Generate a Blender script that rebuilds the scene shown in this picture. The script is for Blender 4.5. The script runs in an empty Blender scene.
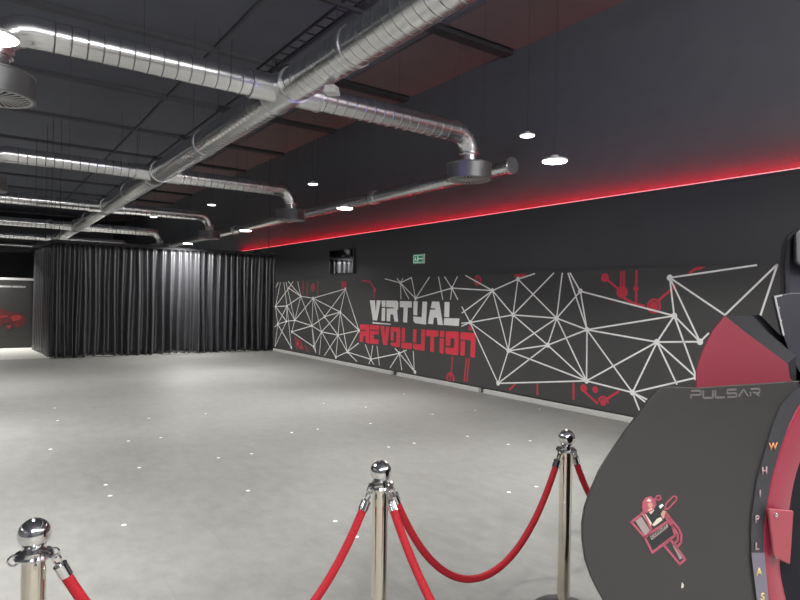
import bpy, bmesh, math, random, json
from mathutils import Vector, Matrix
random.seed(7)
PI = math.pi
DATA = json.loads('''{"segs":[[[16.471,1.943],[15.653,1.703]],[[16.471,1.943],[17.416,1.374]],[[17.416,1.374],[16.574,1.406]],[[16.574,1.406],[15.653,1.703]],[[15.653,1.703],[14.889,1.656]],[[15.653,1.703],[16.018,1.002]],[[15.653,1.703],[14.918,0.894]],[[16.574,1.406],[16.018,1.002]],[[17.416,1.374],[17.217,0.831]],[[17.416,1.374],[16.588,0.949]],[[16.574,1.406],[16.588,0.949]],[[16.588,0.949],[16.018,1.002]],[[17.217,0.831],[16.588,0.949]],[[17.217,0.831],[16.574,1.406]],[[17.217,0.831],[16.22,0.195]],[[16.018,1.002],[16.206,0.657]],[[16.018,1.002],[14.889,1.656]],[[16.018,1.002],[14.918,0.894]],[[14.889,1.656],[14.918,0.894]],[[14.889,1.656],[14.354,0.76]],[[14.889,1.656],[14.195,1.171]],[[16.206,0.657],[14.918,0.894]],[[16.206,0.657],[14.786,0.325]],[[14.918,0.894],[14.786,0.325]],[[14.918,0.894],[14.354,0.76]],[[14.918,0.894],[14.195,1.171]],[[14.786,0.325],[14.354,0.76]],[[14.889,1.656],[13.116,1.908]],[[14.889,1.656],[13.357,1.32]],[[13.116,1.908],[14.195,1.171]],[[13.116,1.908],[13.357,1.32]],[[13.116,1.908],[12.427,0.901]],[[14.195,1.171],[13.357,1.32]],[[13.357,1.32],[14.354,0.76]],[[13.357,1.32],[13.453,0.726]],[[13.357,1.32],[12.966,0.336]],[[13.357,1.32],[12.427,0.901]],[[14.195,1.171],[13.453,0.726]],[[14.354,0.76],[13.453,0.726]],[[13.453,0.726],[12.427,0.901]],[[13.453,0.726],[13.54,0.152]],[[14.354,0.76],[13.54,0.152]],[[12.966,0.336],[12.427,0.901]],[[12.966,0.336],[13.54,0.152]],[[12.966,0.336],[13.453,0.726]],[[12.966,0.336],[11.871,0.254]],[[11.871,0.254],[10.718,0.492]],[[10.718,0.492],[10.132,0.148]],[[10.72,2.032],[10.16,1.697]],[[10.16,1.697],[8.982,1.912]],[[8.982,1.912],[7.851,1.863]],[[7.851,1.863],[8.433,1.265]],[[8.433,1.265],[7.336,1.443]],[[7.851,1.863],[7.237,2.058]],[[7.851,1.863],[7.336,1.443]],[[7.851,1.863],[7.433,0.815]],[[7.237,2.058],[7.336,1.443]],[[7.336,1.443],[7.433,0.815]],[[8.433,1.265],[7.433,0.815]],[[8.433,1.265],[7.667,0.22]],[[7.237,2.058],[6.382,1.422]],[[5.932,1.853],[5.796,1.269]],[[5.932,1.853],[6.382,1.422]],[[5.932,1.853],[4.408,1.527]],[[6.382,1.422],[5.796,1.269]],[[7.336,1.443],[6.382,1.422]],[[6.382,1.422],[7.433,0.815]],[[6.382,1.422],[6.554,0.979]],[[6.382,1.422],[5.786,0.494]],[[7.336,1.443],[6.554,0.979]],[[6.554,0.979],[5.796,1.269]],[[5.796,1.269],[5.786,0.494]],[[7.433,0.815],[6.554,0.979]],[[7.433,0.815],[5.786,0.494]],[[7.433,0.815],[7.667,0.22]],[[6.554,0.979],[7.667,0.22]],[[6.554,0.979],[5.786,0.494]],[[7.667,0.22],[5.786,0.494]],[[5.796,1.269],[4.408,1.527]],[[4.481,2.034],[4.408,1.527]],[[5.796,1.269],[4.648,1.162]],[[5.796,1.269],[5.005,0.426]],[[5.786,0.494],[4.648,1.162]],[[5.786,0.494],[5.005,0.426]],[[4.648,1.162],[4.408,1.527]],[[4.648,1.162],[4.055,1.207]],[[4.648,1.162],[5.005,0.426]],[[4.648,1.162],[4.089,0.745]],[[5.005,0.426],[4.089,0.745]],[[4.408,1.527],[4.055,1.207]],[[4.408,1.527],[4.089,0.745]],[[4.481,2.034],[4.055,1.207]],[[4.481,2.034],[3.748,1.559]],[[17.416,1.374],[17.076,2.12]],[[16.574,1.406],[16.835,2.126]],[[16.018,1.002],[16.677,2.124]],[[16.471,1.943],[16.177,2.133]],[[15.653,1.703],[16.515,2.137]],[[15.653,1.703],[15.875,2.129]],[[17.217,0.831],[17.395,0.126]],[[17.217,0.831],[17.454,0.736]],[[16.588,0.949],[17.395,0.126]],[[16.574,1.406],[16.219,0.18]],[[14.786,0.325],[14.648,0.166]],[[14.918,0.894],[14.648,0.166]],[[14.354,0.76],[14.443,0.143]],[[13.453,0.726],[14.159,0.144]],[[12.966,0.336],[12.492,0.142]],[[12.966,0.336],[12.438,0.591]],[[11.871,0.254],[12.127,0.582]],[[11.871,0.254],[11.8,0.582]],[[11.871,0.254],[11.737,0.145]],[[11.871,0.254],[11.955,0.135]],[[10.718,0.492],[10.887,0.589]],[[10.718,0.492],[10.441,0.587]],[[10.718,0.492],[11.068,0.139]],[[10.718,0.492],[10.612,0.139]],[[10.132,0.148],[10.563,0.577]],[[10.72,2.032],[11.337,2.132]],[[10.72,2.032],[10.861,2.135]],[[10.72,2.032],[10.633,2.129]],[[10.72,2.032],[10.321,2.143]],[[10.72,2.032],[10.693,1.68]],[[10.72,2.032],[10.397,1.684]],[[10.16,1.697],[10.321,2.143]],[[10.16,1.697],[9.698,2.142]],[[8.982,1.912],[9.216,2.141]],[[8.982,1.912],[8.822,2.135]],[[8.982,1.912],[9.018,1.687]],[[8.982,1.912],[8.794,1.686]],[[7.851,1.863],[8.596,2.152]],[[8.433,1.265],[8.68,1.558]],[[7.851,1.863],[8.676,1.432]],[[8.433,1.265],[8.679,1.239]],[[8.433,1.265],[8.677,1.183]],[[7.237,2.058],[6.856,2.145]],[[7.336,1.443],[6.455,2.148]],[[6.382,1.422],[6.287,2.144]],[[5.796,1.269],[6.175,2.141]],[[5.932,1.853],[6.136,2.14]],[[4.648,1.162],[4.352,0.621]],[[5.005,0.426],[4.735,0.347]],[[5.005,0.426],[4.764,0.301]],[[5.005,0.426],[4.875,0.159]],[[4.481,2.034],[3.386,2.165]],[[3.748,1.559],[3.163,2.166]],[[4.055,1.207],[3.942,1.325]],[[17.239,2.122],[17.428,1.956]],[[11.616,0.585],[11.496,0.147]],[[10.206,0.585],[10.162,0.208]],[[9.405,2.145],[9.255,1.682]],[[3.163,2.166],[3.394,1.369]]],"nodes":[[16.471,1.943],[15.653,1.703],[14.889,1.656],[17.416,1.374],[16.574,1.406],[16.018,1.002],[16.588,0.949],[17.217,0.831],[14.918,0.894],[16.206,0.657],[16.22,0.195],[14.786,0.325],[14.195,1.171],[14.354,0.76],[13.116,1.908],[13.357,1.32],[13.453,0.726],[12.427,0.901],[12.966,0.336],[13.54,0.152],[11.871,0.254],[10.718,0.492],[10.132,0.148],[10.72,2.032],[10.16,1.697],[8.982,1.912],[7.851,1.863],[7.237,2.058],[7.336,1.443],[8.433,1.265],[7.433,0.815],[7.667,0.22],[6.382,1.422],[5.932,1.853],[5.796,1.269],[4.408,1.527],[6.554,0.979],[5.786,0.494],[4.481,2.034],[4.648,1.162],[5.005,0.426],[4.055,1.207],[4.089,0.745]],"letters":[["V","white",[[[11.956,1.636],[11.747,1.638],[11.695,1.356],[11.662,1.637],[11.494,1.639],[11.628,1.171],[11.808,1.171]]]],["I","white",[[[11.46,1.638],[11.296,1.64],[11.299,1.497],[11.439,1.496]],[[11.438,1.471],[11.302,1.472],[11.304,1.175],[11.444,1.174]]]],["R","white",[[[11.263,1.64],[10.845,1.641],[10.794,1.609],[10.789,1.471],[10.83,1.426],[10.783,1.179],[10.918,1.177],[10.974,1.322],[11.045,1.342],[11.092,1.318],[11.095,1.177],[11.231,1.176],[11.241,1.462],[10.955,1.469],[10.956,1.491],[11.266,1.493]]]],["T","white",[[[10.73,1.636],[10.287,1.636],[10.289,1.502],[10.434,1.501],[10.446,1.176],[10.594,1.178],[10.582,1.499],[10.725,1.501]]]],["U","white",[[[10.226,1.639],[10.081,1.641],[10.093,1.344],[10.224,1.346]],[[10.223,1.317],[9.932,1.31],[9.915,1.635],[9.759,1.635],[9.785,1.163],[10.147,1.176],[10.219,1.219]]]],["A","white",[[[9.592,1.643],[9.366,1.642],[9.23,1.178],[9.396,1.178],[9.43,1.317],[9.525,1.32],[9.551,1.182],[9.72,1.184],[9.652,1.475],[9.477,1.48],[9.478,1.503],[9.638,1.507]]]],["L","white",[[[9.193,1.64],[9.046,1.637],[9.048,1.34],[9.199,1.341]],[[9.198,1.318],[8.742,1.329],[8.758,1.182],[9.205,1.182]]]],["R","red",[[[12.386,1.053],[11.988,1.064],[11.96,1.018],[11.955,0.625],[12.097,0.629],[12.13,0.784],[12.22,0.79],[12.233,0.629],[12.38,0.634],[12.38,0.885],[12.107,0.9],[12.108,0.923],[12.381,0.918]]]],["E","red",[[[11.935,1.06],[11.536,1.066],[11.541,0.963],[11.931,0.952]],[[11.93,0.926],[11.544,0.937],[11.55,0.852],[11.754,0.847],[11.758,0.737],[11.554,0.739],[11.559,0.63],[11.928,0.622]]]],["V","red",[[[11.486,1.057],[11.333,1.056],[11.278,0.78],[11.251,1.057],[11.115,1.057],[11.192,0.634],[11.355,0.632]]]],["O","red",[[[11.039,1.052],[10.73,1.061],[10.694,1.025],[10.697,0.649],[10.734,0.625],[10.989,0.627],[11.045,0.65],[11.055,0.705],[10.844,0.713],[10.837,0.956],[10.946,0.959],[10.947,0.75],[11.057,0.747],[11.066,1.017]]]],["L","red",[[[10.635,1.063],[10.516,1.06],[10.521,0.762],[10.636,0.761]],[[10.636,0.737],[10.251,0.745],[10.261,0.621],[10.639,0.612]]]],["U","red",[[[10.214,1.046],[10.104,1.049],[10.109,0.769],[10.216,0.768]],[[10.215,0.741],[9.935,0.744],[9.934,1.056],[9.805,1.059],[9.815,0.625],[10.147,0.619],[10.212,0.658]]]],["T","red",[[[9.76,1.056],[9.371,1.066],[9.377,0.939],[9.503,0.934],[9.503,0.618],[9.631,0.618],[9.623,0.933],[9.764,0.931]]]],["I","red",[[[9.312,1.064],[9.183,1.065],[9.186,0.943],[9.315,0.939]],[[9.321,0.915],[9.192,0.914],[9.197,0.618],[9.319,0.616]]]],["O","red",[[[9.116,1.062],[8.775,1.075],[8.746,1.047],[8.75,0.642],[8.784,0.62],[9.11,0.619],[9.144,0.65],[9.14,0.745],[8.884,0.752],[8.867,0.937],[8.99,0.936],[8.995,0.781],[9.128,0.775],[9.136,1.035]]]],["N","red",[[[8.696,1.069],[8.314,1.074],[8.271,1.034],[8.283,0.619],[8.406,0.62],[8.4,0.933],[8.695,0.93]],[[8.685,0.908],[8.564,0.91],[8.571,0.624],[8.689,0.628]]]]],"under":[[11.829,1.13],[11.081,1.121],[11.069,1.1],[11.814,1.096]],"cd":[[5.495,2.052,0.066],[5.203,1.84,0.09],[5.836,0.375,0.061],[5.627,0.385,0.05],[5.483,0.212,0.05],[4.702,1.65,0.061],[11.756,1.874,0.056],[14.902,1.956,0.044],[15.777,0.358,0.074],[15.577,0.245,0.052]],"cr":[[5.483,0.212,0.097,0.66],[4.702,1.65,0.104,0.72],[8.254,2.05,0.096,0.66],[14.902,1.956,0.11,0.7],[8.972,0.15,0.123,0.6]],"cl":[[[5.477,2.033],[5.221,1.856]],[[5.228,2.144],[5.222,1.87]],[[5.179,2.143],[5.173,1.87]],[[4.98,2.151],[4.977,1.687]],[[5.203,1.77],[4.993,1.673]],[[4.993,1.673],[4.838,1.648]],[[4.645,1.72],[4.475,1.863]],[[4.475,1.863],[4.392,1.936]],[[5.83,0.334],[5.574,0.176]],[[5.454,0.253],[5.223,0.413]],[[6.758,0.331],[6.753,0.143]],[[6.027,0.431],[6.021,0.174]],[[7.25,0.261],[7.391,0.139]],[[8.922,0.585],[8.959,0.2]],[[8.976,0.276],[8.979,0.061]],[[8.512,0.591],[8.57,0.141]],[[8.441,0.598],[8.499,0.146]],[[4.217,2.084],[4.119,2.153]],[[15.53,2.124],[15.514,1.769]],[[15.277,2.121],[15.259,1.714]],[[14.612,2.126],[14.625,1.718]],[[12.332,2.108],[11.972,2.079]],[[11.972,2.079],[11.747,1.878]],[[11.747,1.878],[11.784,1.715]],[[8.421,1.256],[8.435,1.143]],[[8.27,2.143],[8.239,1.985]],[[15.983,0.518],[15.835,0.181]],[[15.882,0.496],[15.639,0.197]],[[15.652,0.482],[15.446,0.184]],[[15.326,0.334],[15.131,0.153]]],"cp":[[[4.126,2.168],[4.003,2.167],[4.073,2.126],[4.152,2.128]],[[7.326,2.144],[7.022,2.149],[7.168,2.087],[7.308,2.087]],[[8.432,1.227],[8.362,1.12],[8.49,1.117]],[[13.351,2.099],[13.073,2.101],[13.091,1.93],[13.292,1.905]],[[4.985,1.955],[4.935,1.89],[4.982,1.828],[5.029,1.89]]],"dots":[[0.95,10.0],[0.89,8.99],[1.93,8.59],[1.79,7.35],[1.44,7.36],[1.31,6.18],[0.95,5.77],[0.93,5.44],[0.9,4.7],[2.07,6.14],[2.42,6.12],[1.94,4.97],[2.68,8.53],[3.21,6.82],[0.67,7.39],[3.22,6.84],[3.58,6.84],[2.23,3.95],[2.21,3.61],[3.84,5.61],[4.2,5.61],[5.49,6.9],[4.98,5.56],[5.12,5.0],[5.48,4.99],[6.26,6.82],[7.22,6.39],[6.21,8.62],[3.85,3.74],[4.18,3.72],[4.35,6.8],[4.53,8.47],[4.94,7.86]],"mach":{"P0":[1.9521,1.0705,0.0],"rot":-0.30892,"panel":[[0.4788,1.4145],[0.2052,1.407],[0.0217,1.4015],[-0.0888,1.4077],[-0.1247,1.4053],[-0.1674,1.3707],[-0.2053,1.3267],[-0.2616,1.2648],[-0.3167,1.1976],[-0.3528,1.1493],[-0.3845,1.0855],[-0.4035,1.0369],[-0.4114,0.9875],[-0.4091,0.931],[-0.398,0.8734],[-0.3747,0.8142],[-0.344,0.7598],[-0.2977,0.6901],[-0.2272,0.5966],[-0.1271,0.4832],[0.0175,0.3587],[0.2111,0.2717],[0.4288,0.2303],[0.3821,0.4331],[0.3218,0.6526],[0.2953,0.8128],[0.2968,0.9345],[0.3205,1.0721],[0.3672,1.2095],[0.4244,1.3306]],"rim_o":[[0.5,1.4077],[0.4485,1.384],[0.3847,1.333],[0.3497,1.2643],[0.3198,1.1854],[0.2821,1.0767],[0.2627,0.9571],[0.26,0.8883],[0.2661,0.8185],[0.2924,0.6594],[0.342,0.478],[0.43,0.2695]],"rim_i":[[0.5435,1.3922],[0.5104,1.3716],[0.4595,1.3233],[0.4235,1.2645],[0.3883,1.1886],[0.3454,1.0721],[0.3213,0.9449],[0.3162,0.8792],[0.3202,0.8091],[0.3445,0.6525],[0.3923,0.4771],[0.4768,0.2715]],"red_o":[[0.5367,1.3915],[0.5037,1.3709],[0.4575,1.3223],[0.4214,1.2633],[0.3862,1.1873],[0.3432,1.0705],[0.3191,0.9429],[0.3163,0.8769],[0.318,0.8068],[0.3423,0.6499],[0.3903,0.4741],[0.4748,0.268]],"red_i":[[1.0145,1.394],[0.9056,1.3453],[0.8262,1.2931],[0.7384,1.2309],[0.6632,1.1504],[0.6006,1.0254],[0.5891,0.8867],[0.5569,0.7844],[0.4943,0.7314],[0.5671,0.5765],[0.6472,0.3834],[0.7506,0.1591]],"fin":[[0.1481,1.3356],[0.1457,1.4369],[0.1581,1.4801],[0.1753,1.5198],[0.2147,1.5852],[0.2687,1.6405],[0.3643,1.5818],[0.4772,1.5178],[0.5782,1.4596],[0.5897,1.4058],[0.6157,1.3821],[0.6428,1.3197]],"finback":[[0.8528,1.6386],[0.9931,1.5336],[1.0992,1.468]],"plate":[[0.3108,0.9818],[0.425,0.9649],[0.4136,0.7772],[0.3407,0.8109]],"bolt":[0.342,0.959],"bolt2":[0.3465,0.8126],"letters":[["W",0.3481,1.1891],["H",0.3116,1.1067],["I",0.2933,1.0282],["P",0.2821,0.9408],["L",0.2844,0.8471],["A",0.2956,0.7575],["S",0.3135,0.6685],["H",0.3361,0.5783]],"tag":[[0.2615,0.8267],[0.3199,0.8204],[0.3421,0.6538],[0.39,0.4786],[0.3397,0.4795],[0.2901,0.6607]],"seat":[[0.9452,2.0075],[1.0343,2.0486],[1.3345,2.0839],[1.535,2.0086],[1.6161,1.5265],[1.4872,1.2871],[1.1012,1.3436],[1.0308,1.4731],[0.9731,1.6096],[0.9404,1.727],[0.9309,1.8668]],"shell":[[0.7937,1.7241],[0.8849,1.7391],[1.4372,1.7648],[1.5864,1.1529],[1.137,1.1719],[0.9039,1.4453],[0.8492,1.555]],"trim":[[0.7914,1.7241],[0.8367,1.7315],[0.8368,1.725],[0.8029,1.7178],[0.8554,1.5552],[0.8469,1.5508]],"screws":[[0.824,1.6682],[0.8396,1.6161]],"pad":[[0.9374,2.0111],[0.9781,2.0355],[1.2657,2.0466],[1.2708,1.8533],[0.9828,1.8528],[0.9408,1.878]],"pulsar":[[-0.0051,1.3972],[-0.0045,1.3722],[0.2943,1.3978],[0.295,1.3699]],"emblem":{"outline":[[[-0.2318,0.977],[-0.1977,0.9954],[-0.1876,1.0052],[-0.1522,0.9435],[-0.1727,0.9238],[-0.1805,0.9246]],[[-0.1805,0.9246],[-0.0785,0.9692],[-0.0584,0.9167],[-0.1479,0.87]],[[-0.1034,0.8906],[-0.077,0.9054],[-0.0146,0.8334],[-0.0372,0.8195]],[[-0.0952,0.9949],[-0.0786,0.9736],[-0.0455,0.9397],[-0.033,0.9164],[-0.0335,0.8921],[-0.0483,0.8769],[-0.0605,0.8905],[-0.0472,0.9001],[-0.0477,0.92],[-0.0672,0.9462],[-0.0865,0.9656],[-0.0993,0.9865]]],"hair":[[-0.1895,1.0205],[-0.1883,1.0377],[-0.1756,1.0496],[-0.1573,1.0516],[-0.1413,1.0403],[-0.1383,1.0248],[-0.1511,1.0085],[-0.1745,1.0041],[-0.185,1.005]],"gunline":[[[-0.1414,1.0425],[-0.1337,1.0527],[-0.1221,1.0531],[-0.1166,1.0448],[-0.1255,1.039],[-0.1308,1.0407]],[[-0.0959,1.0256],[-0.0669,1.0474],[-0.0544,1.0442],[-0.0558,1.0333],[-0.0875,1.0074],[-0.1019,1.0064]]],"grey":[[[-0.2154,0.9789],[-0.1924,0.9906],[-0.1585,0.9441],[-0.178,0.9265]]],"plaque":[[-0.157,0.9244],[-0.0917,0.9595],[-0.0861,0.948],[-0.1515,0.9108]],"dark":[[[-0.1567,0.9101],[-0.0833,0.9433],[-0.0693,0.92],[-0.1455,0.882]],[[-0.151,1.0042],[-0.1251,1.0237],[-0.1001,1.0216],[-0.1138,0.9922],[-0.1242,0.9866],[-0.1345,0.9722],[-0.1501,0.965],[-0.1584,0.9831]],[[-0.0862,0.9546],[-0.0616,0.9346],[-0.0529,0.9117],[-0.0662,0.9043],[-0.0775,0.9274]]],"cream":[[[-0.19,0.999],[-0.177,0.9987],[-0.1528,0.9674],[-0.1552,0.9568],[-0.1738,0.9737]],[[-0.15,0.9598],[-0.132,0.9785],[-0.1151,0.9814],[-0.1106,0.9722],[-0.142,0.9555]],[[-0.1764,1.041],[-0.1651,1.0479],[-0.1545,1.0414],[-0.1596,1.0353]],[[-0.1695,1.0101],[-0.1539,1.0153],[-0.1432,1.0078],[-0.1561,0.9959]]],"skin":[[[-0.1175,0.9925],[-0.1087,1.0048],[-0.0953,0.9993],[-0.0977,0.9863],[-0.1081,0.9763]],[[-0.171,1.0319],[-0.1543,1.0327],[-0.1488,1.0214],[-0.1617,1.0138]]],"muzzle":[[[-0.125,1.0193],[-0.1119,1.0248],[-0.1064,1.0199],[-0.1195,1.011]]],"code":[[[-0.0669,0.8845],[-0.0494,0.8761],[-0.0257,0.8381],[-0.0365,0.8349]]],"scratch":[]},"scr":[[-0.0249,0.7583],[-0.0164,0.7473],[-0.0203,0.7378],[-0.0285,0.7389]]}}''')
SC = bpy.context.scene
COL = SC.collection

# ------------------------------------------------------------------ materials
def principled(name):
    m = bpy.data.materials.new(name); m.use_nodes = True
    return m, m.node_tree.nodes, m.node_tree.links, m.node_tree.nodes['Principled BSDF']
def mat(name, col, rough=.5, metal=0., spec=.5, noise=0., nscale=20., bump=0., coat=0., sheen=0., rvar=0.):
    m, n, l, b = principled(name)
    b.inputs['Base Color'].default_value = (*col, 1); b.inputs['Roughness'].default_value = rough
    b.inputs['Metallic'].default_value = metal; b.inputs['Specular IOR Level'].default_value = spec
    b.inputs['Coat Weight'].default_value = coat; b.inputs['Sheen Weight'].default_value = sheen
    tc = n.new('ShaderNodeTexCoord'); nz = n.new('ShaderNodeTexNoise')
    nz.inputs['Scale'].default_value = nscale; nz.inputs['Detail'].default_value = 4
    l.new(tc.outputs['Object'], nz.inputs['Vector'])
    if noise:
        mx = n.new('ShaderNodeMix'); mx.data_type = 'RGBA'
        mx.inputs[6].default_value = (*[c*(1-noise) for c in col], 1)
        mx.inputs[7].default_value = (*[min(1, c*(1+noise)) for c in col], 1)
        l.new(nz.outputs['Fac'], mx.inputs[0]); l.new(mx.outputs[2], b.inputs['Base Color'])
    if rvar:
        mr = n.new('ShaderNodeMapRange'); mr.inputs[3].default_value = max(.02, rough-rvar); mr.inputs[4].default_value = rough+rvar
        l.new(nz.outputs['Fac'], mr.inputs[0]); l.new(mr.outputs[0], b.inputs['Roughness'])
    if bump:
        bp = n.new('ShaderNodeBump'); bp.inputs['Strength'].default_value = bump; bp.inputs['Distance'].default_value = .01
        l.new(nz.outputs['Fac'], bp.inputs['Height']); l.new(bp.outputs[0], b.inputs['Normal'])
    return m
def emit(name, col, s, base=(.8, .8, .8)):
    m, n, l, b = principled(name)
    b.inputs['Base Color'].default_value = (*base, 1)
    b.inputs['Emission Color'].default_value = (*col, 1); b.inputs['Emission Strength'].default_value = s
    return m
def floor_mat(name, c0, c1, tile):
    m, n, l, b = principled(name)
    tc = n.new('ShaderNodeTexCoord')
    n1 = n.new('ShaderNodeTexNoise'); n1.inputs['Scale'].default_value = .55; n1.inputs['Detail'].default_value = 3
    mp = n.new('ShaderNodeMapping'); mp.inputs['Scale'].default_value = (1.7, 1., 1); mp.inputs['Rotation'].default_value = (0, 0, .3)
    n2 = n.new('ShaderNodeTexNoise'); n2.inputs['Scale'].default_value = 5; n2.inputs['Detail'].default_value = 8; n2.inputs['Roughness'].default_value = .7
    l.new(tc.outputs['Object'], n1.inputs['Vector']); l.new(tc.outputs['Object'], mp.inputs[0]); l.new(mp.outputs[0], n2.inputs['Vector'])
    ad = n.new('ShaderNodeMath'); ad.operation = 'MULTIPLY_ADD'; ad.inputs[1].default_value = .6
    l.new(n2.outputs['Fac'], ad.inputs[0])
    hm = n.new('ShaderNodeMath'); hm.operation = 'MULTIPLY'; hm.inputs[1].default_value = .4
    l.new(n1.outputs['Fac'], hm.inputs[0]); l.new(hm.outputs[0], ad.inputs[2])
    cr = n.new('ShaderNodeValToRGB')
    cr.color_ramp.elements[0].position = .34; cr.color_ramp.elements[0].color = (*c0, 1)
    cr.color_ramp.elements[1].position = .66; cr.color_ramp.elements[1].color = (*c1, 1)
    l.new(ad.outputs[0], cr.inputs[0])
    br = n.new('ShaderNodeTexBrick'); br.offset = .5
    br.inputs['Scale'].default_value = 1; br.inputs['Brick Width'].default_value = tile*1.5; br.inputs['Row Height'].default_value = tile
    br.inputs['Mortar Size'].default_value = .004; br.inputs['Mortar Smooth'].default_value = .4
    br.inputs['Color1'].default_value = (1, 1, 1, 1); br.inputs['Color2'].default_value = (.985, .985, .985, 1); br.inputs['Mortar'].default_value = (.90, .90, .90, 1)
    l.new(tc.outputs['Object'], br.inputs['Vector'])
    mx = n.new('ShaderNodeMix'); mx.data_type = 'RGBA'; mx.blend_type = 'MULTIPLY'; mx.inputs[0].default_value = 1
    l.new(cr.outputs[0], mx.inputs[6]); l.new(br.outputs['Color'], mx.inputs[7]); l.new(mx.outputs[2], b.inputs['Base Color'])
    rr = n.new('ShaderNodeMapRange'); rr.inputs[3].default_value = .42; rr.inputs[4].default_value = .62
    l.new(n2.outputs['Fac'], rr.inputs[0]); l.new(rr.outputs[0], b.inputs['Roughness'])
    b.inputs['Specular IOR Level'].default_value = .4
    return m
def duct_mat(name, axis, pitch=.145):
    m, n, l, b = principled(name)
    b.inputs['Metallic'].default_value = 1
    tc = n.new('ShaderNodeTexCoord'); sp = n.new('ShaderNodeSeparateXYZ'); l.new(tc.outputs['Object'], sp.inputs[0])
    dv = n.new('ShaderNodeMath'); dv.operation = 'DIVIDE'; dv.inputs[1].default_value = pitch; l.new(sp.outputs[axis], dv.inputs[0])
    fr = n.new('ShaderNodeMath'); fr.operation = 'FRACT'; l.new(dv.outputs[0], fr.inputs[0])
    cm = n.new('ShaderNodeMath'); cm.operation = 'COMPARE'; cm.inputs[1].default_value = .5; cm.inputs[2].default_value = .027; l.new(fr.outputs[0], cm.inputs[0])
    nz = n.new('ShaderNodeTexNoise'); nz.inputs['Scale'].default_value = 3; l.new(tc.outputs['Object'], nz.inputs['Vector'])
    c0 = n.new('ShaderNodeMix'); c0.data_type = 'RGBA'; c0.inputs[6].default_value = (.76, .765, .77, 1); c0.inputs[7].default_value = (.83, .835, .84, 1); l.new(nz.outputs['Fac'], c0.inputs[0])
    mx = n.new('ShaderNodeMix'); mx.data_type = 'RGBA'; l.new(cm.outputs[0], mx.inputs[0]); l.new(c0.outputs[2], mx.inputs[6]); mx.inputs[7].default_value = (.16, .16, .17, 1)
    l.new(mx.outputs[2], b.inputs['Base Color'])
    mr = n.new('ShaderNodeMapRange'); mr.inputs[3].default_value = .24; mr.inputs[4].default_value = .5; l.new(cm.outputs[0], mr.inputs[0]); l.new(mr.outputs[0], b.inputs['Roughness'])
    return m
def curtain_mat():
    m, n, l, b = principled('black_satin')
    b.inputs['Base Color'].default_value = (.032, .0325, .038, 1); b.inputs['Roughness'].default_value = .45
    b.inputs['Specular IOR Level'].default_value = .8; b.inputs['Coat Weight'].default_value = .45; b.inputs['Coat Roughness'].default_value = .28; b.inputs['Coat IOR'].default_value = 1.75; b.inputs['Sheen Weight'].default_value = .08; b.inputs['Sheen Roughness'].default_value = .4
    return m

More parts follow.
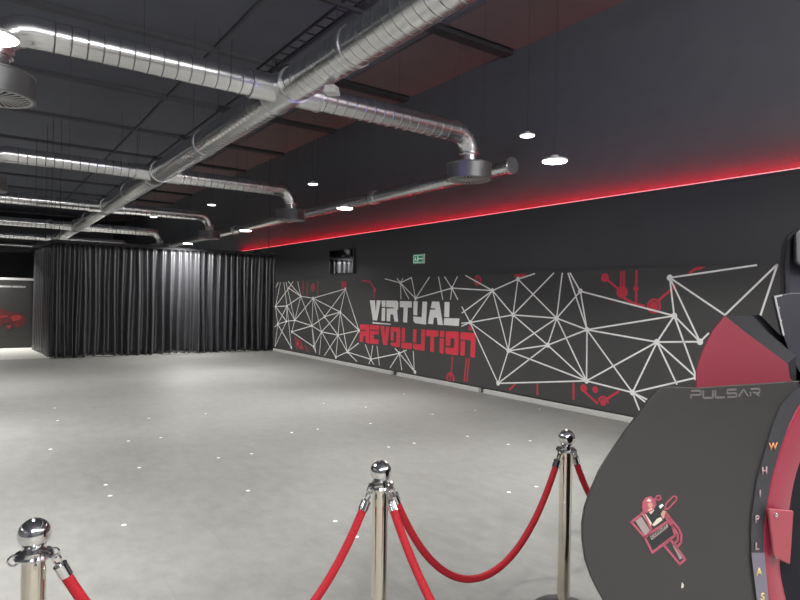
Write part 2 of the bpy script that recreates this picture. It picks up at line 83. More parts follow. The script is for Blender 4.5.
M = dict(
    floor=floor_mat('grey_floor_vinyl', (.18, .18, .171), (.275, .275, .262), .62),
    floor2=floor_mat('pale_floor', (.76, .75, .70), (.82, .81, .76), .62),
    wall=mat('black_wall_paint', (.060, .060, .066), .42, noise=.1, nscale=3),
    wallup=mat('black_upper_wall', (.110, .118, .136), .5, noise=.1, nscale=3),
    ceil=mat('dark_ceiling_panel', (.124, .133, .166), .75, noise=.12, nscale=1.2),
    redwash=mat('red_wash_ceiling_panel', (.165, .118, .124), .75, noise=.1, nscale=1.5),  # ceiling colour with the red wash of the light strip painted in
    beam=mat('black_beam', (.032, .032, .036), .7),
    beamgrey=mat('grey_black_beam', (.088, .091, .104), .7),
    galv=mat('galvanised_sheet', (.80, .805, .81), .24, 1., noise=.04, nscale=3, rvar=.02),
    galvx=duct_mat('galvanised_duct_across', 0),
    galvy=duct_mat('galvanised_duct_along', 1),
    galv2=mat('galvanised_fitting', (.74, .745, .75), .28, 1., noise=.04, nscale=3),
    drum=mat('diffuser_grey', (.22, .225, .23), .42, .6),
    white=mat('white_paint', (.78, .78, .78), .5),
    lampw=mat('lamp_housing_grey', (.55, .55, .55), .4),
    cable=mat('cable_black', (.015, .015, .015), .6),
    curtain=curtain_mat(),
    mural=mat('mural_black_board', (.062, .062, .062), .5, noise=.08, nscale=2),
    mwhite=mat('mural_white_vinyl', (.86, .86, .85), .6),
    mred=mat('mural_red_vinyl', (.74, .045, .075), .55),
    mred2=mat('mural_dim_red_vinyl', (.56, .04, .07), .55),
    skirt=mat('pale_skirting', (.55, .55, .53), .5, noise=.1),
    chrome=mat('polished_chrome', (.86, .85, .84), .06, 1.),
    steel=mat('brushed_stanchion_steel', (.80, .735, .63), .16, 1., noise=.08, nscale=40, rvar=.05),
    base=mat('dark_metal_base', (.10, .10, .105), .35, .7),
    rope=mat('red_velvet', (.38, .003, .013), .75, noise=.25, nscale=90, bump=.4, sheen=.04),
    tv=mat('glossy_black_screen', (.42, .42, .43), .03, 1.),
    plastic=mat('black_plastic', (.015, .015, .017), .45),
    green=emit('exit_sign_green', (.0, .30, .12), .22, (.0, .22, .09)),
    signw=emit('exit_sign_white', (.75, .9, .8), .30),
    cab=mat('charcoal_satin_panel', (.036, .035, .0345), .38, noise=.04, nscale=3, coat=.08),
    cabdark=mat('dark_body_plastic', (.012, .012, .016), .7, spec=.2),
    rim=mat('black_rim', (.040, .040, .046), .42),
    fin=mat('crimson_satin', (.235, .030, .050), .5),
    lacquer=mat('crimson_lacquer', (.29, .028, .055), .3, coat=.4, noise=.12, nscale=5),
    plate=mat('dusty_red_plate', (.33, .065, .085), .5),
    seat=mat('blue_black_vinyl', (.028, .028, .040), .55),
    pad=mat('grey_pad', (.11, .11, .12), .6),
    trimw=mat('pale_edge_trim', (.45, .45, .48), .45),
    lgrey=mat('logo_grey', (.13, .12, .12), .5),
    lpale=mat('letter_pale', (.40, .28, .30), .5),
    lyel=mat('letter_yellow', (.72, .60, .22), .5),
    lora=mat('letter_orange', (.60, .25, .10), .5),
    strip=mat('lilac_grey_strip', (.17, .155, .20), .45),
    epink=mat('emblem_pink_line', (.38, .085, .125), .55),
    ecream=mat('emblem_cream', (.60, .54, .46), .6),
    eskin=mat('emblem_skin', (.52, .30, .22), .6),
    edark=mat('emblem_dark', (.022, .024, .026), .6),
    egrey=mat('emblem_grey', (.30, .25, .24), .6),
    dot=mat('white_sticker', (.92, .92, .90), .5),
    bcar=mat('print_dark_red', (.12, .017, .016), .5, noise=.4, nscale=6),
    bcar2=mat('print_bright_red', (.32, .03, .03), .5),
    board=mat('printed_black_board', (.035, .034, .033), .45),
    lamp=emit('lamp_glow', (1., .97, .93), 32),
    ghostglow=emit('lens_ghost_glow', (1., .97, .93), 7.),
    globe=emit('fill_globe_glow', (1., .97, .94), 330),
    led=emit('red_led_diffuser', (1., .20, .25), 1.35),
    ledin=emit('red_led_tape', (1., .0, .012), 52),
    violet=emit('violet_lens', (.25, .12, 1.), 450.),
)

# ------------------------------------------------------------------ geometry
class MB:
    def __init__(s): s.v = []; s.f = []
    def add(s, vs, fs):
        o = len(s.v); s.v += [tuple(v) for v in vs]; s.f += [tuple(i+o for i in f) for f in fs]; return s
    def box(s, x0, x1, y0, y1, z0, z1):
        return s.add([(x0,y0,z0),(x1,y0,z0),(x1,y1,z0),(x0,y1,z0),(x0,y0,z1),(x1,y0,z1),(x1,y1,z1),(x0,y1,z1)],
                     [(3,2,1,0),(4,5,6,7),(0,1,5,4),(1,2,6,5),(2,3,7,6),(3,0,4,7)])
    def prism(s, poly, a, b, fn):
        """poly 2D list; fn(p, q, t) -> 3D; extruded from depth a (front) to b"""
        n = len(poly)
        vs = [fn(p[0], p[1], a) for p in poly]+[fn(p[0], p[1], b) for p in poly]
        return s.add(vs, [tuple(range(n)), tuple(range(2*n-1, n-1, -1))]+[(i, n+i, n+(i+1) % n, (i+1) % n) for i in range(n)])
    def strip(s, A, B, fa, fb):
        """loft between polylines given as 3D lists"""
        n = len(A)
        return s.add(A+B, [(i, i+1, n+i+1, n+i) for i in range(n-1)])
    def lathe(s, prof, seg=24, o=(0,0,0), ax='z', closed=False):
        vs = []; fs = []; n = len(prof)
        for r, h in prof:
            for k in range(seg):
                a = 2*PI*k/seg; c, d = r*math.cos(a), r*math.sin(a)
                p = (c, d, h) if ax == 'z' else ((d, h, c) if ax == 'y' else (h, c, d))
                vs.append((p[0]+o[0], p[1]+o[1], p[2]+o[2]))
        for i in range(n-1):
            for k in range(seg):
                k2 = (k+1) % seg; fs.append((i*seg+k, i*seg+k2, (i+1)*seg+k2, (i+1)*seg+k))
        loop = prof[0] == prof[-1]
        if prof[0][0] > 1e-6 and not loop: fs.append(tuple(range(seg-1, -1, -1)))
        if prof[-1][0] > 1e-6 and not loop: fs.append(tuple(range((n-1)*seg, n*seg)))
        return s.add(vs, fs)
    def tube(s, pts, r, seg=10, cap=True):
        pts = [Vector(p) for p in pts]; n = len(pts); rs = r if isinstance(r, (list, tuple)) else [r]*n
        t0 = (pts[1]-pts[0]).normalized(); ref = Vector((0,0,1)) if abs(t0.z) < .9 else Vector((1,0,0))
        a = t0.cross(ref).normalized(); vs = []; fs = []
        for i in range(n):
            t = (pts[min(i+1, n-1)]-pts[max(i-1, 0)]).normalized()
            a = (a-t*a.dot(t)).normalized(); b = t.cross(a)
            for k in range(seg):
                q = 2*PI*k/seg; vs.append(pts[i]+(a*math.cos(q)+b*math.sin(q))*rs[i])
        for i in range(n-1):
            for k in range(seg):
                k2 = (k+1) % seg; fs.append((i*seg+k, i*seg+k2, (i+1)*seg+k2, (i+1)*seg+k))
        if cap: fs += [tuple(range(seg-1, -1, -1)), tuple(range((n-1)*seg, n*seg))]
        return s.add(vs, fs)
    def build(s, name, m, parent=None, smooth=None, bevel=0, loc=None):
        me = bpy.data.meshes.new(name); me.from_pydata(s.v, [], s.f)
        bm = bmesh.new(); bm.from_mesh(me); bmesh.ops.remove_doubles(bm, verts=bm.verts, dist=1e-6)
        bmesh.ops.recalc_face_normals(bm, faces=bm.faces); bm.to_mesh(me); bm.free()
        me.materials.append(m)
        if smooth:
            for p in me.polygons: p.use_smooth = True
            me.set_sharp_from_angle(angle=math.radians(smooth))
        o = bpy.data.objects.new(name, me); COL.objects.link(o)
        if parent: o.parent = parent
        if loc: o.location = loc
        if bevel:
            md = o.modifiers.new('bevel', 'BEVEL'); md.width = bevel; md.segments = 2; md.limit_method = 'ANGLE'; md.angle_limit = .7
        return o
def tag(o, label, cat, group=None):
    o['label'] = label; o['category'] = cat
    if group: o['group'] = group
    return o
def thing(name, label, cat, loc=(0,0,0), rz=0., group=None):
    o = bpy.data.objects.new(name, None); COL.objects.link(o); o.empty_display_size = .1
    o.location = loc; o.rotation_euler = (0, 0, rz); return tag(o, label, cat, group)
def struct(name, mb, m, **k):
    o = mb.build(name, m, **k); o['kind'] = 'structure'; return o
def dup(root, loc, label, rz=None):
    r = root.copy(); COL.objects.link(r); r.location = loc; r['label'] = label
    if rz is not None: r.rotation_euler = (0, 0, rz)
    for ch in list(root.children):
        c = ch.copy(); COL.objects.link(c); c.parent = r
        for g in list(ch.children):
            d = g.copy(); COL.objects.link(d); d.parent = c
    return r

XW, XU, H = 7.6, 7.75, 6.18
YB, YE, XL = -7., 46., -6.5
CY = 17.6                                                            # the curtain line

# ------------------------------------------------------------------ setting
struct('floor', MB().box(XL, XU+.2, YB, CY+.05, -.1, 0), M['floor'])
struct('floor_far', MB().box(XL, XU+.2, CY+.05, YE, -.1, 0), M['floor2'])
struct('ceiling', MB().box(XL, XU+.2, YB, YE, H, H+.12), M['ceil'])
struct('wall_right', MB().box(XW, XU+.2, YB, YE, 0, 3.215), M['wall'])
struct('wall_right_upper', MB().box(XU, XU+.2, YB, YE, 3.215, H), M['wallup'])
struct('wall_left', MB().box(XL-.2, XL, YB, YE, 0, H), M['wallup'])
struct('wall_back', MB().box(XL, XU+.2, YB-.2, YB, 0, H), M['wallup'])
struct('wall_far', MB().box(XL, XU+.2, YE, YE+.2, 0, H), M['wall'])
n = 1
ys = [YB]+[.35+3.15*k-.35 for k in range(0, 15)]+[YE]
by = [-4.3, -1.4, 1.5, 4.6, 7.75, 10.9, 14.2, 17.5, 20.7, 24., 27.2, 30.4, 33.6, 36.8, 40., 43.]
for k in range(len(by)-1):                                           # maroon panels between the beams along the right wall, the strip's red glow put into their colour
    o = struct('ceiling_panel_%d' % n, MB().box(6.18, XU, by[k]+.2, by[k+1]-.2, H-.04, H), M['redwash']); n += 1
n = 1
for y in by:
    struct('trim_%d' % n, MB().box(XL, 4.6, y-.07, y+.07, H-.08, H), M['beamgrey']); n += 1
    struct('trim_%d' % n, MB().box(4.6, XU, y-.11, y+.11, H-.10, H), M['beam']); n += 1
for x in (3.45, 4.75):
    struct('trim_%d' % n, MB().box(x-.025, x+.025, YB, YE, H-.05, H), M['beamgrey']); n += 1
for a, b in ((-7., 8.0), (8.13, 10.75), (10.95, 17.45)):             # pale skirting with two dark gaps
    struct('trim_%d' % n, MB().box(XW-.075, XW, a, b, 0, .075), M['skirt'], bevel=.008); n += 1
# ledge that carries the red light strip
struct('trim_%d' % n, MB().box(XW-.012, XW+.012, YB, CY+3.4, 3.215, 3.245), M['wall']); n += 1
led = thing('led_strip', 'thin red glowing light strip running along the ledge of the right wall', 'light strip', (XW, 5, 3.25))
MB().box(-.012, .004, YB-5, CY+3.4-5, -.004, .005).build('diffuser', M['led'], led)
MB().add([(.012, YB-5, -.004), (.019, YB-5, -.033), (.019, CY+3.4-5, -.033), (.012, CY+3.4-5, -.004), (.010, YB-5, -.034), (.010, CY+3.4-5, -.034)],
         [(0, 1, 2, 3), (0, 3, 5, 4), (1, 4, 5, 2), (0, 4, 1), (3, 2, 5)]).build('led_tape', M['ledin'], led)
# partition with the printed board left of the curtain
struct('wall_partition', MB().box(XL, 1.42, 21.25, 21.4, 0, 2.02), M['wall'])
struct('trim_%d' % n, MB().box(XL, 1.45, 21.2, 21.45, 2.02, 2.09), M['lampw']); n += 1

# ------------------------------------------------------------------ ventilation
def ribbed(r, a, b, pitch=.145, e=.004, w=.009):
    p = [(r, a)]; k = math.ceil((a+.03)/pitch-.5)
    while (k+.5)*pitch < b-.03:
        y = (k+.5)*pitch; p += [(r, y-w), (r+e, y-w*.5), (r+e, y+w*.5), (r, y+w)]; k += 1
    p.append((r, b)); return p
MX, MZ, BZ = 3.05, 4.2, 4.2
BY = [6.85, 13.2, 19.3, 25.75, 32.3, 38.5]
md = thing('ventilation_trunk', 'wide ribbed galvanised trunk duct running the length of the ceiling', 'duct', (MX, 0, MZ))
yy = YB+.05
for y in BY+[YE-.05]:
    MB().lathe(ribbed(.205, yy, (y-.3) if y < YE-1 else y), 32, ax='y').build('duct_section', M['galvy'], md, 25)
    if y < YE-1:
        c = MB(); c.lathe([(.222, y-.3), (.222, y-.27), (.211, y-.265), (.211, y+.265), (.222, y+.27), (.222, y+.3)], 32, ax='y')
        c.lathe([(.165, -.42), (.165, .42)], 28, o=(0, y, 0), ax='x')
        for sx in (-1, 1): c.lathe([(.172, sx*.42), (.172, sx*.455)], 28, o=(0, y, 0), ax='x')
        c.build('tee_fitting', M['galv2'], md, 30)
    yy = y+.3
for y in (-3, 2.2, 5.2, 10, 16, 22.5, 29, 35.5, 42):
    for s in (-.2, .2): MB().tube([(s, y, .1), (s, y, H-MZ)], .0025, 6).build('hanger_rod', M['cable'], md)
    MB().lathe([(.209, y-.02), (.216, y-.02), (.216, y+.02), (.209, y+.02)], 32, ax='y').build('hanger_band', M['galv2'], md, 30)

def branch(name, loc, rz, label, start=.455):
    t = thing(name, label, 'duct', loc, rz, 'branch ducts of the ceiling ventilation')
    MB().lathe(ribbed(.15, start, 2.68), 28, ax='x').build('straight_pipe', M['galvx'], t, 25)
    e = MB(); pts = []
    for k in range(6):
        a = PI/2*k/5; pts.append((2.72+.30*math.sin(a), 0, -.30+.30*math.cos(a)))
    e.tube([(2.66, 0, 0)]+pts+[(3.02, 0, -.325)], [.153]*2+[.15]*4+[.14, .135], 24)
    for k in (0, 1, 2, 3, 4):
        a = PI/2*(k+.0)/4; c = Vector((2.72+.30*math.sin(a), 0, -.30+.30*math.cos(a))); d = Vector((math.cos(a), 0, -math.sin(a)))
        e.tube([c-d*.008, c+d*.008], .157, 24)
    e.build('elbow', M['galv'], t, 22)
    MB().lathe([(.12, -.453), (.12, -.43), (.127, -.425), (.127, -.41), (.12, -.405), (.12, -.375), (.127, -.37), (.127, -.355), (.12, -.35), (.12, -.30)], 24, o=(3.02, 0, 0)).build('collar', M['galv2'], t, 30)
    MB().tube([(1.7, 0, .148), (1.7, 0, H-BZ)], .002, 6).build('hanger_rod', M['cable'], t)
    return t
b0 = branch('branch_duct', (MX, BY[0], BZ), 0, 'nearest right-hand ribbed duct arm ending in an elbow over a drum diffuser')
BL = [('nearest left-hand ribbed duct arm, its elbow beside the brightest lamp', None),
      ('second left-hand duct arm from the front, leaving the trunk behind the nearest arm', 'second right-hand duct arm from the front, its elbow above the diffuser before the red strip'),
      ('third left-hand duct arm from the front', 'third right-hand duct arm from the front, over the bright part of the curtain'),
      ('fourth left-hand duct arm from the front, beyond the curtain line', 'dim fourth right-hand duct arm above the black curtain top'),
      ('fifth left-hand duct arm from the front, far beyond the curtain', 'fifth right-hand duct arm, a white bar just above the left part of the curtain'),
      ('farthest left-hand duct arm, low against the dark far hall', 'farthest right-hand duct arm, behind the black curtain')]
for k, y in enumerate(BY):
    if k == 0: bl = branch('branch_duct', (MX+.07, y, BZ), PI, BL[0][0], .53)
    else: dup(bl, (MX+.07, y, BZ), BL[k][0])
    if k: dup(b0, (MX, y, BZ), BL[k][1])
def diffuser(loc, label):
    t = thing('drum_diffuser', label, 'air diffuser', loc, 0, 'round drum diffusers under the duct arms')
    d = MB().lathe([(.125, .240), (.13, .240), (.335, .235), (.345, .23), (.345, .22), (.335, .215), (.335, .015), (.345, .012), (.345, 0), (.315, 0), (.315, .05), (.01, .05)], 40)
    d.build('drum', M['drum'], t, 30)
    MB().lathe([(.314, .03), (.314, .048), (0, .048)], 40).build('slot_shade', M['cable'], t, 30)  # black lining paints the shade inside the drum behind the grille slots
    g = MB(); g.lathe([(.30, -.004), (.318, -.004), (.318, .004), (.30, .004), (.30, -.004)], 40); g.lathe([(.0, -.004), (.05, -.004), (.05, .012), (0, .012)], 20)
    for k in range(28):
        a = 2*PI*k/28; c, s_ = math.cos(a), math.sin(a); w = .007
        r0, r1 = .045, .305; w2 = .0105
        vs = []
        for z in (-.003, .001):
            vs += [(r0*c-w*.5*s_*-1*-1, r0*s_+w*.5*c, z), (r0*c+w*.5*s_, r0*s_-w*.5*c, z), (r1*c+w2*s_, r1*s_-w2*c, z), (r1*c-w2*s_, r1*s_+w2*c, z)]
        g.add(vs, [(0,1,2,3),(7,6,5,4),(0,4,5,1),(1,5,6,2),(2,6,7,3),(3,7,4,0)])
    g.build('grille', M['lampw'], t, 30)
    for s in (-.29, .29): MB().tube([(0, s, .22), (0, s, H-3.505)], .0013, 6).build('hanger_rod', M['cable'], t)
    return t
DR, DL = MX+3.02, MX-2.95
d0 = diffuser((DR, BY[0], 3.505), 'largest right-hand grey drum diffuser, in front of the duct end by the right wall')
DLAB = [('large grey drum diffuser with slotted grille at the left edge, under the bright lamp', None),
        ('left-hand drum diffuser second from the front, cut by the left edge', 'right-hand drum diffuser second from the front, before the red lit wall'),
        ('left-hand drum diffuser third from the front', 'right-hand drum diffuser third from the front, over the curtain end'),
        ('left-hand drum diffuser beyond the curtain line', 'dark right-hand drum diffuser just above the curtain top'),
        None, None]
for k in range(4):
    dup(d0, (DL, BY[k], 3.505), DLAB[k][0])
    if k: dup(d0, (DR, BY[k], 3.505), DLAB[k][1])
wd = thing('wall_duct', 'ribbed galvanised duct with closed end running along the right wall, underside lit red', 'duct', (7.22, 7.1, 3.93))
MB().lathe(ribbed(.13, 0, 28), 24, ax='y').build('duct_section', M['galvy'], wd, 25)
MB().lathe([(.137, -.03), (.142, -.025), (.142, .02), (.13, .02)], 24, ax='y').build('end_cap', M['galv2'], wd, 30)
for y in (4.2, 8.6, 13.): MB().lathe([(.15, y-.09), (.15, y+.09)], 24, ax='y').build('joint_sleeve', M['galv2'], wd, 30)
for y in (1.5, 7., 13, 19, 25): MB().tube([(0, y, .13), (0, y, H-3.93)], .002, 6).build('hanger_rod', M['cable'], wd)

# cable tray and hangers on the ceiling left of the trunk
ct = thing('cable_tray', 'black ladder cable tray hanging under the ceiling left of the trunk duct', 'cable tray', (3.95, 5, 5.55))
for s in (-1, 1): MB().box(s*.10-.012, s*.10+.012, -4, 6, -.02, .02).build('side_rail', M['beam'], ct)
for k in range(34): MB().box(-.1, .1, -3.9+.3*k-.01, -3.9+.3*k+.01, -.012, .004).build('rung', M['beam'], ct)
for y in (-1.6, 1.9, 5.3):
    MB().box(-.42, .42, y-.03, y+.03, -.065, -.022).build('cross_bar', M['beam'], ct)
    for s in (-.38, .38): MB().tube([(s, y, -.03), (s, y, H-5.55)], .004, 6).build('hanger_rod', M['beam'], ct)
fl = thing('floodlight', 'small white floodlight clamped under the trunk duct, throwing violet light', 'light', (3.10, 5.75, 3.955), -.75)
MB().add([(-.07,-.12,-.09),(.07,-.12,-.09),(.07,.12,-.06),(-.07,.12,-.06),(-.055,-.09,.0),(.055,-.09,.0),(.055,.09,.03),(-.055,.09,.03)],
         [(3,2,1,0),(4,5,6,7),(0,1,5,4),(1,2,6,5),(2,3,7,6),(3,0,4,7)]).build('housing', M['white'], fl, bevel=.01)
MB().add([(-.045,.108,-.045),(.045,.108,-.045),(.045,.100,-.005),(-.045,.100,-.005),(-.045,.122,-.045),(.045,.122,-.045),(.045,.112,-.005),(-.045,.112,-.005)],
         [(3,2,1,0),(4,5,6,7),(0,1,5,4),(1,2,6,5),(2,3,7,6),(3,0,4,7)]).build('violet_lens', M['violet'], fl)

# ------------------------------------------------------------------ pendant lamps
LZ = 3.1
LAMP_LIGHT = bpy.data.lights.new('lamp_light', 'AREA'); LAMP_LIGHT.shape = 'DISK'; LAMP_LIGHT.size = .2
LAMP_LIGHT.energy = 92; LAMP_LIGHT.spread = math.radians(139); LAMP_LIGHT.color = (1., .98, .95)
def lamp(loc, label, R=.122, glow='lamp', zc=None):
    t = thing('pendant_lamp', label, 'lamp', loc, 0, 'pendant ceiling lamps')
    MB().lathe([(R, -.0), (R+.008, .0), (R+.008, .016), (R*.8, .03), (R*.4, .038), (R*.3, .06), (.01, .065), (0, .065)], 32).build('housing', M['lampw'], t, 30)
    MB().lathe([(R-.003, .003), (R-.003, -.004), (R*.8, -.009), (0, -.012)], 32).build('glowing_disc', M[glow], t, 30)
    MB().tube([(0, 0, .06), (0, 0, H-loc[2])], .0018, 6).build('cable', M['cable'], t)
    if glow == 'lamp':
        lo = bpy.data.objects.new('lamp_light', LAMP_LIGHT); COL.objects.link(lo); lo.parent = t; lo.location = (0, 0, -.016)
    return t
l0 = lamp((4.75, 4.07, LZ), 'brightest pendant lamp before the grey upper wall, right of the nearest drum diffuser')
CURTAIN_LIGHT = LAMP_LIGHT.copy(); CURTAIN_LIGHT.energy *= 1.5; CURTAIN_LIGHT.spread = math.radians(168)
for y, lb in ((8.3, 'second pendant lamp of the right row, hanging before the wall duct'), (12.6, 'third pendant lamp of the right row, left of the red lit wall'),
              (16.98, 'pendant lamp right in front of the curtain, lighting its folds'), (20.9, 'pendant lamp of the right row hidden behind the curtain'),
              (-.1, 'pendant lamp of the right row above the roped-off front'), (-4.3, 'pendant lamp of the right row at the back of the hall')):
    o = dup(l0, (4.75, y, LZ), lb)
    if y == 16.98:
        for c_ in o.children:
            if c_.type == 'LIGHT': c_.data = CURTAIN_LIGHT
for y, lb in ((4.07, 'glaring pendant lamp at the top left edge beside the nearest left duct elbow'), (8.3, 'pendant lamp of the left row cut by the left edge'), (12.6, 'third pendant lamp of the left row'),
              (20.9, 'pendant lamp over the pale floor left of the curtain'), (29.3, 'pendant lamp of the left row deep in the far hall'),
              (-.1, 'pendant lamp of the left row above the viewer'), (-4.3, 'pendant lamp of the left row at the back of the hall')):
    dup(l0, (.05, y, LZ), lb)
for y in (-.1, 4.07, 8.3, 12.6):
    dup(l0, (-4.6, y, LZ), 'pendant lamp of the outermost left row')
dup(l0, (4.75, 29.3, LZ), 'pendant lamp behind the curtain in the far hall')
s0 = lamp((6.27, 5.87, 4.), 'lens ghost up left of the brightest lamp, added as a small dim hanging lamp', .10, 'ghostglow')  # lens ghosts of the right row, added here as small glowing lamps
for q, lb in (((5.60, 11.12, 4.), 'lens ghost above the second drum diffuser, added as a small dim hanging lamp'), ((4.89, 15.4, 4.), 'lens ghost above the third right-hand duct elbow, added as a small dim hanging lamp'), ((4.3, 19.0, 4.), 'lens ghost above the middle of the curtain, added as a small dim hanging lamp')):
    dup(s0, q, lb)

for x, lb in ((-1.5, 'added fill globe behind the viewer, left'), (2.5, 'added fill globe behind the viewer, middle'), (6., 'added fill globe behind the viewer, right')):  # unseen fill lamps, added to brighten the upper wall, ceiling and cabinet
    g = thing('fill_globe', lb, 'lamp', (x, -3.6, 5.1), 0, 'added fill globes behind the viewer')
    MB().lathe([(0, -.22)]+[(.22*math.sin(PI*k/14), -.22*math.cos(PI*k/14)) for k in range(1, 14)]+[(0, .22)], 24).build('globe', M['globe'], g, 60)
    MB().lathe([(.07, .20), (.075, .27), (.02, .29), (0, .29)], 16).build('cap', M['beam'], g, 30)
    MB().tube([(0, 0, .28), (0, 0, H-5.1)], .006, 6).build('cable', M['cable'], g)

# ------------------------------------------------------------------ curtains
def curtain(name, p0, p1, z0, z1, folds, amp, seed, label):
    rnd = random.Random(seed); L = math.hypot(p1[0]-p0[0], p1[1]-p0[1]); nx = folds*14; nz = 22
    dx, dy = (p1[0]-p0[0])/L, (p1[1]-p0[1])/L
    ph = [0.]; am = []
    for k in range(folds): ph.append(ph[-1]+rnd.uniform(.55, 1.45)); am.append(rnd.uniform(.45, 1.))
    sw = [rnd.uniform(-.5, .5) for _ in range(folds+1)]; am2 = [rnd.uniform(.3, 1.) for _ in range(folds+1)]; am.append(.6)
    tot = ph[-1]; vs = []; fs = []
    for j in range(nz+1):
        v = j/nz                                                     # 0 at the floor, 1 at the track
        for i in range(nx+1):
            s = i/nx*folds; k = min(int(s), folds-1); f = s-k
            x = (ph[k]+(ph[k+1]-ph[k])*f)/tot*L
            e = f*f*(3-2*f)
            a = (am[k]*(1-e)+am[k+1]*e); b = (am2[k]*(1-e)+am2[k+1]*e)
            low = 1-v
            A = amp*(a*(.55+.15*low)+b*.55*low*low)*(1 if v < .97 else .8)
            c = math.cos(2*PI*f); off = -A*(2*((1+c)/2)**1.9-1)
            off += amp*.5*low*(sw[k]*(1-e)+sw[k+1]*e)
            x2 = x+(.025*low*math.sin(s*2.1+seed)+.012*math.sin(v*5+s))*min(1, s/2, (folds-s)/2)
            zz = z0+(z1-z0)*v+(.018*math.sin(s*.7+seed) if j == 0 else 0)
            vs.append((p0[0]+dx*x2-dy*off, p0[1]+dy*x2+dx*off, max(zz, .006)))
    for j in range(nz):
        for i in range(nx):
            q = j*(nx+1)+i; fs.append((q, q+1, q+nx+2, q+nx+1))
    t = thing(name, label, 'curtain', ((p0[0]+p1[0])/2, (p0[1]+p1[1])/2, 0))
    m = MB(); m.add(vs, fs); m.v = [(a-t.location.x, b-t.location.y, c_) for a, b, c_ in m.v]
    o = m.build('drape', M['curtain'], t, 180)
    sd = o.modifiers.new('solid', 'SOLIDIFY'); sd.thickness = .006
    h = MB(); n_ = Vector((-dy, dx, 0))*.05
    A_, B_ = Vector((p0[0], p0[1], 0))-t.location, Vector((p1[0], p1[1], 0))-t.location
    A_.z = B_.z = 0
    h.add([A_-n_+Vector((0,0,z1-.01)), B_-n_+Vector((0,0,z1-.01)), B_+n_+Vector((0,0,z1-.01)), A_+n_+Vector((0,0,z1-.01)),
           A_-n_+Vector((0,0,z1+.07)), B_-n_+Vector((0,0,z1+.07)), B_+n_+Vector((0,0,z1+.07)), A_+n_+Vector((0,0,z1+.07))],
          [(3,2,1,0),(4,5,6,7),(0,1,5,4),(1,2,6,5),(2,3,7,6),(3,0,4,7)])
    h.build('track', M['beam'], t)
    for q in (.03, .33, .97):
        c_ = A_.lerp(B_, q); MB().tube([(c_.x, c_.y, z1+.06), (c_.x, c_.y, H)], .006, 6).build('hanger_rod', M['beam'], t)
    return t
curtain('curtain', (1.53, CY), (7.57, CY), .012, 2.96, 30, .15, 3, 'long black satin curtain in deep folds closing off the far end of the floor')
curtain('curtain', (1.56, CY+.26), (1.36, 20.6), .012, 2.96, 11, .045, 5, 'short black side curtain receding from the left end of the long curtain')

# ------------------------------------------------------------------ printed board at the left
bd = thing('display_board', 'black printed board with a dim red car and small white lettering, left of the curtain', 'board', (-.4, 21.2, 0))
MB().box(-1.6, 1.76, -.02, .045, .02, 1.98).build('panel', M['board'], bd)
F = lambda a: (lambda p, q, t: (p+.4, t, q))
car = [(-1.3, .62), (-1.25, .95), (-.7, 1.08), (-.35, 1.28), (.35, 1.30), (.75, 1.10), (1.12, 1.02), (1.22, .86), (1.15, .66), (.95, .60), (.85, .74), (.66, .74), (.56, .58), (-.6, .56), (-.7, .72), (-.9, .72), (-1.0, .58)]
MB().prism(car, -.026, -.02, F(0)).build('car_print', M['bcar'], bd)
for pl in ([(.82, .92), (1.0, 1.0), (1.12, .94), (1.06, .84), (.9, .80)], [(.5, .95), (.74, .99), (.78, .93), (.55, .89)], [(.72, .66), (.86, .70), (.8, .56)], [(.2, .9), (.48, .94), (.46, .86), (.2, .82)]): MB().prism(pl, -.029, -.026, F(0)).build('highlight_print', M['bcar2'], bd)
MB().box(-1.5, 1.0, -.025, -.02, 1.14, 1.155).build('rule_line', M['bcar'], bd); MB().box(-1.2, .75, -.025, -.02, 1.395, 1.405).build('rule_line', M['bcar'], bd)
def text_mesh(name, s, size, m, parent, fn, depth=.003, space=1.0, align='LEFT', vcenter=False, squash=1., bold=0.):
    cu = bpy.data.curves.new(name, 'FONT'); cu.body = s; cu.size = size; cu.extrude = 0; cu.offset = bold; cu.space_character = space
    cu.align_x = align
    if vcenter: cu.align_y = 'CENTER'
    o = bpy.data.objects.new(name, cu); COL.objects.link(o)
    dg = bpy.context.evaluated_depsgraph_get(); me = bpy.data.meshes.new_from_object(o.evaluated_get(dg))
    bpy.data.objects.remove(o)
    bm = bmesh.new(); bm.from_mesh(me)
    bmesh.ops.remove_doubles(bm, verts=bm.verts, dist=1e-5)
    r = bmesh.ops.extrude_face_region(bm, geom=list(bm.faces))
    top = {v for v in r['geom'] if isinstance(v, bmesh.types.BMVert)}
    for v in bm.verts: v.co = fn(v.co.x*squash, v.co.y, depth if v in top else 0.)
    bmesh.ops.recalc_face_normals(bm, faces=bm.faces)
    bm.to_mesh(me); bm.free(); me.materials.clear(); me.materials.append(m); me.name = name
    q = bpy.data.objects.new(name, me); COL.objects.link(q); q.parent = parent; return q
text_mesh('white_lettering', 'AMBIVIDIA DRIVEAV', .078, M['mwhite'], bd, lambda x, y, d: Vector((1.60+x, -.02-d, 1.80+y)), align='RIGHT', squash=1.1)

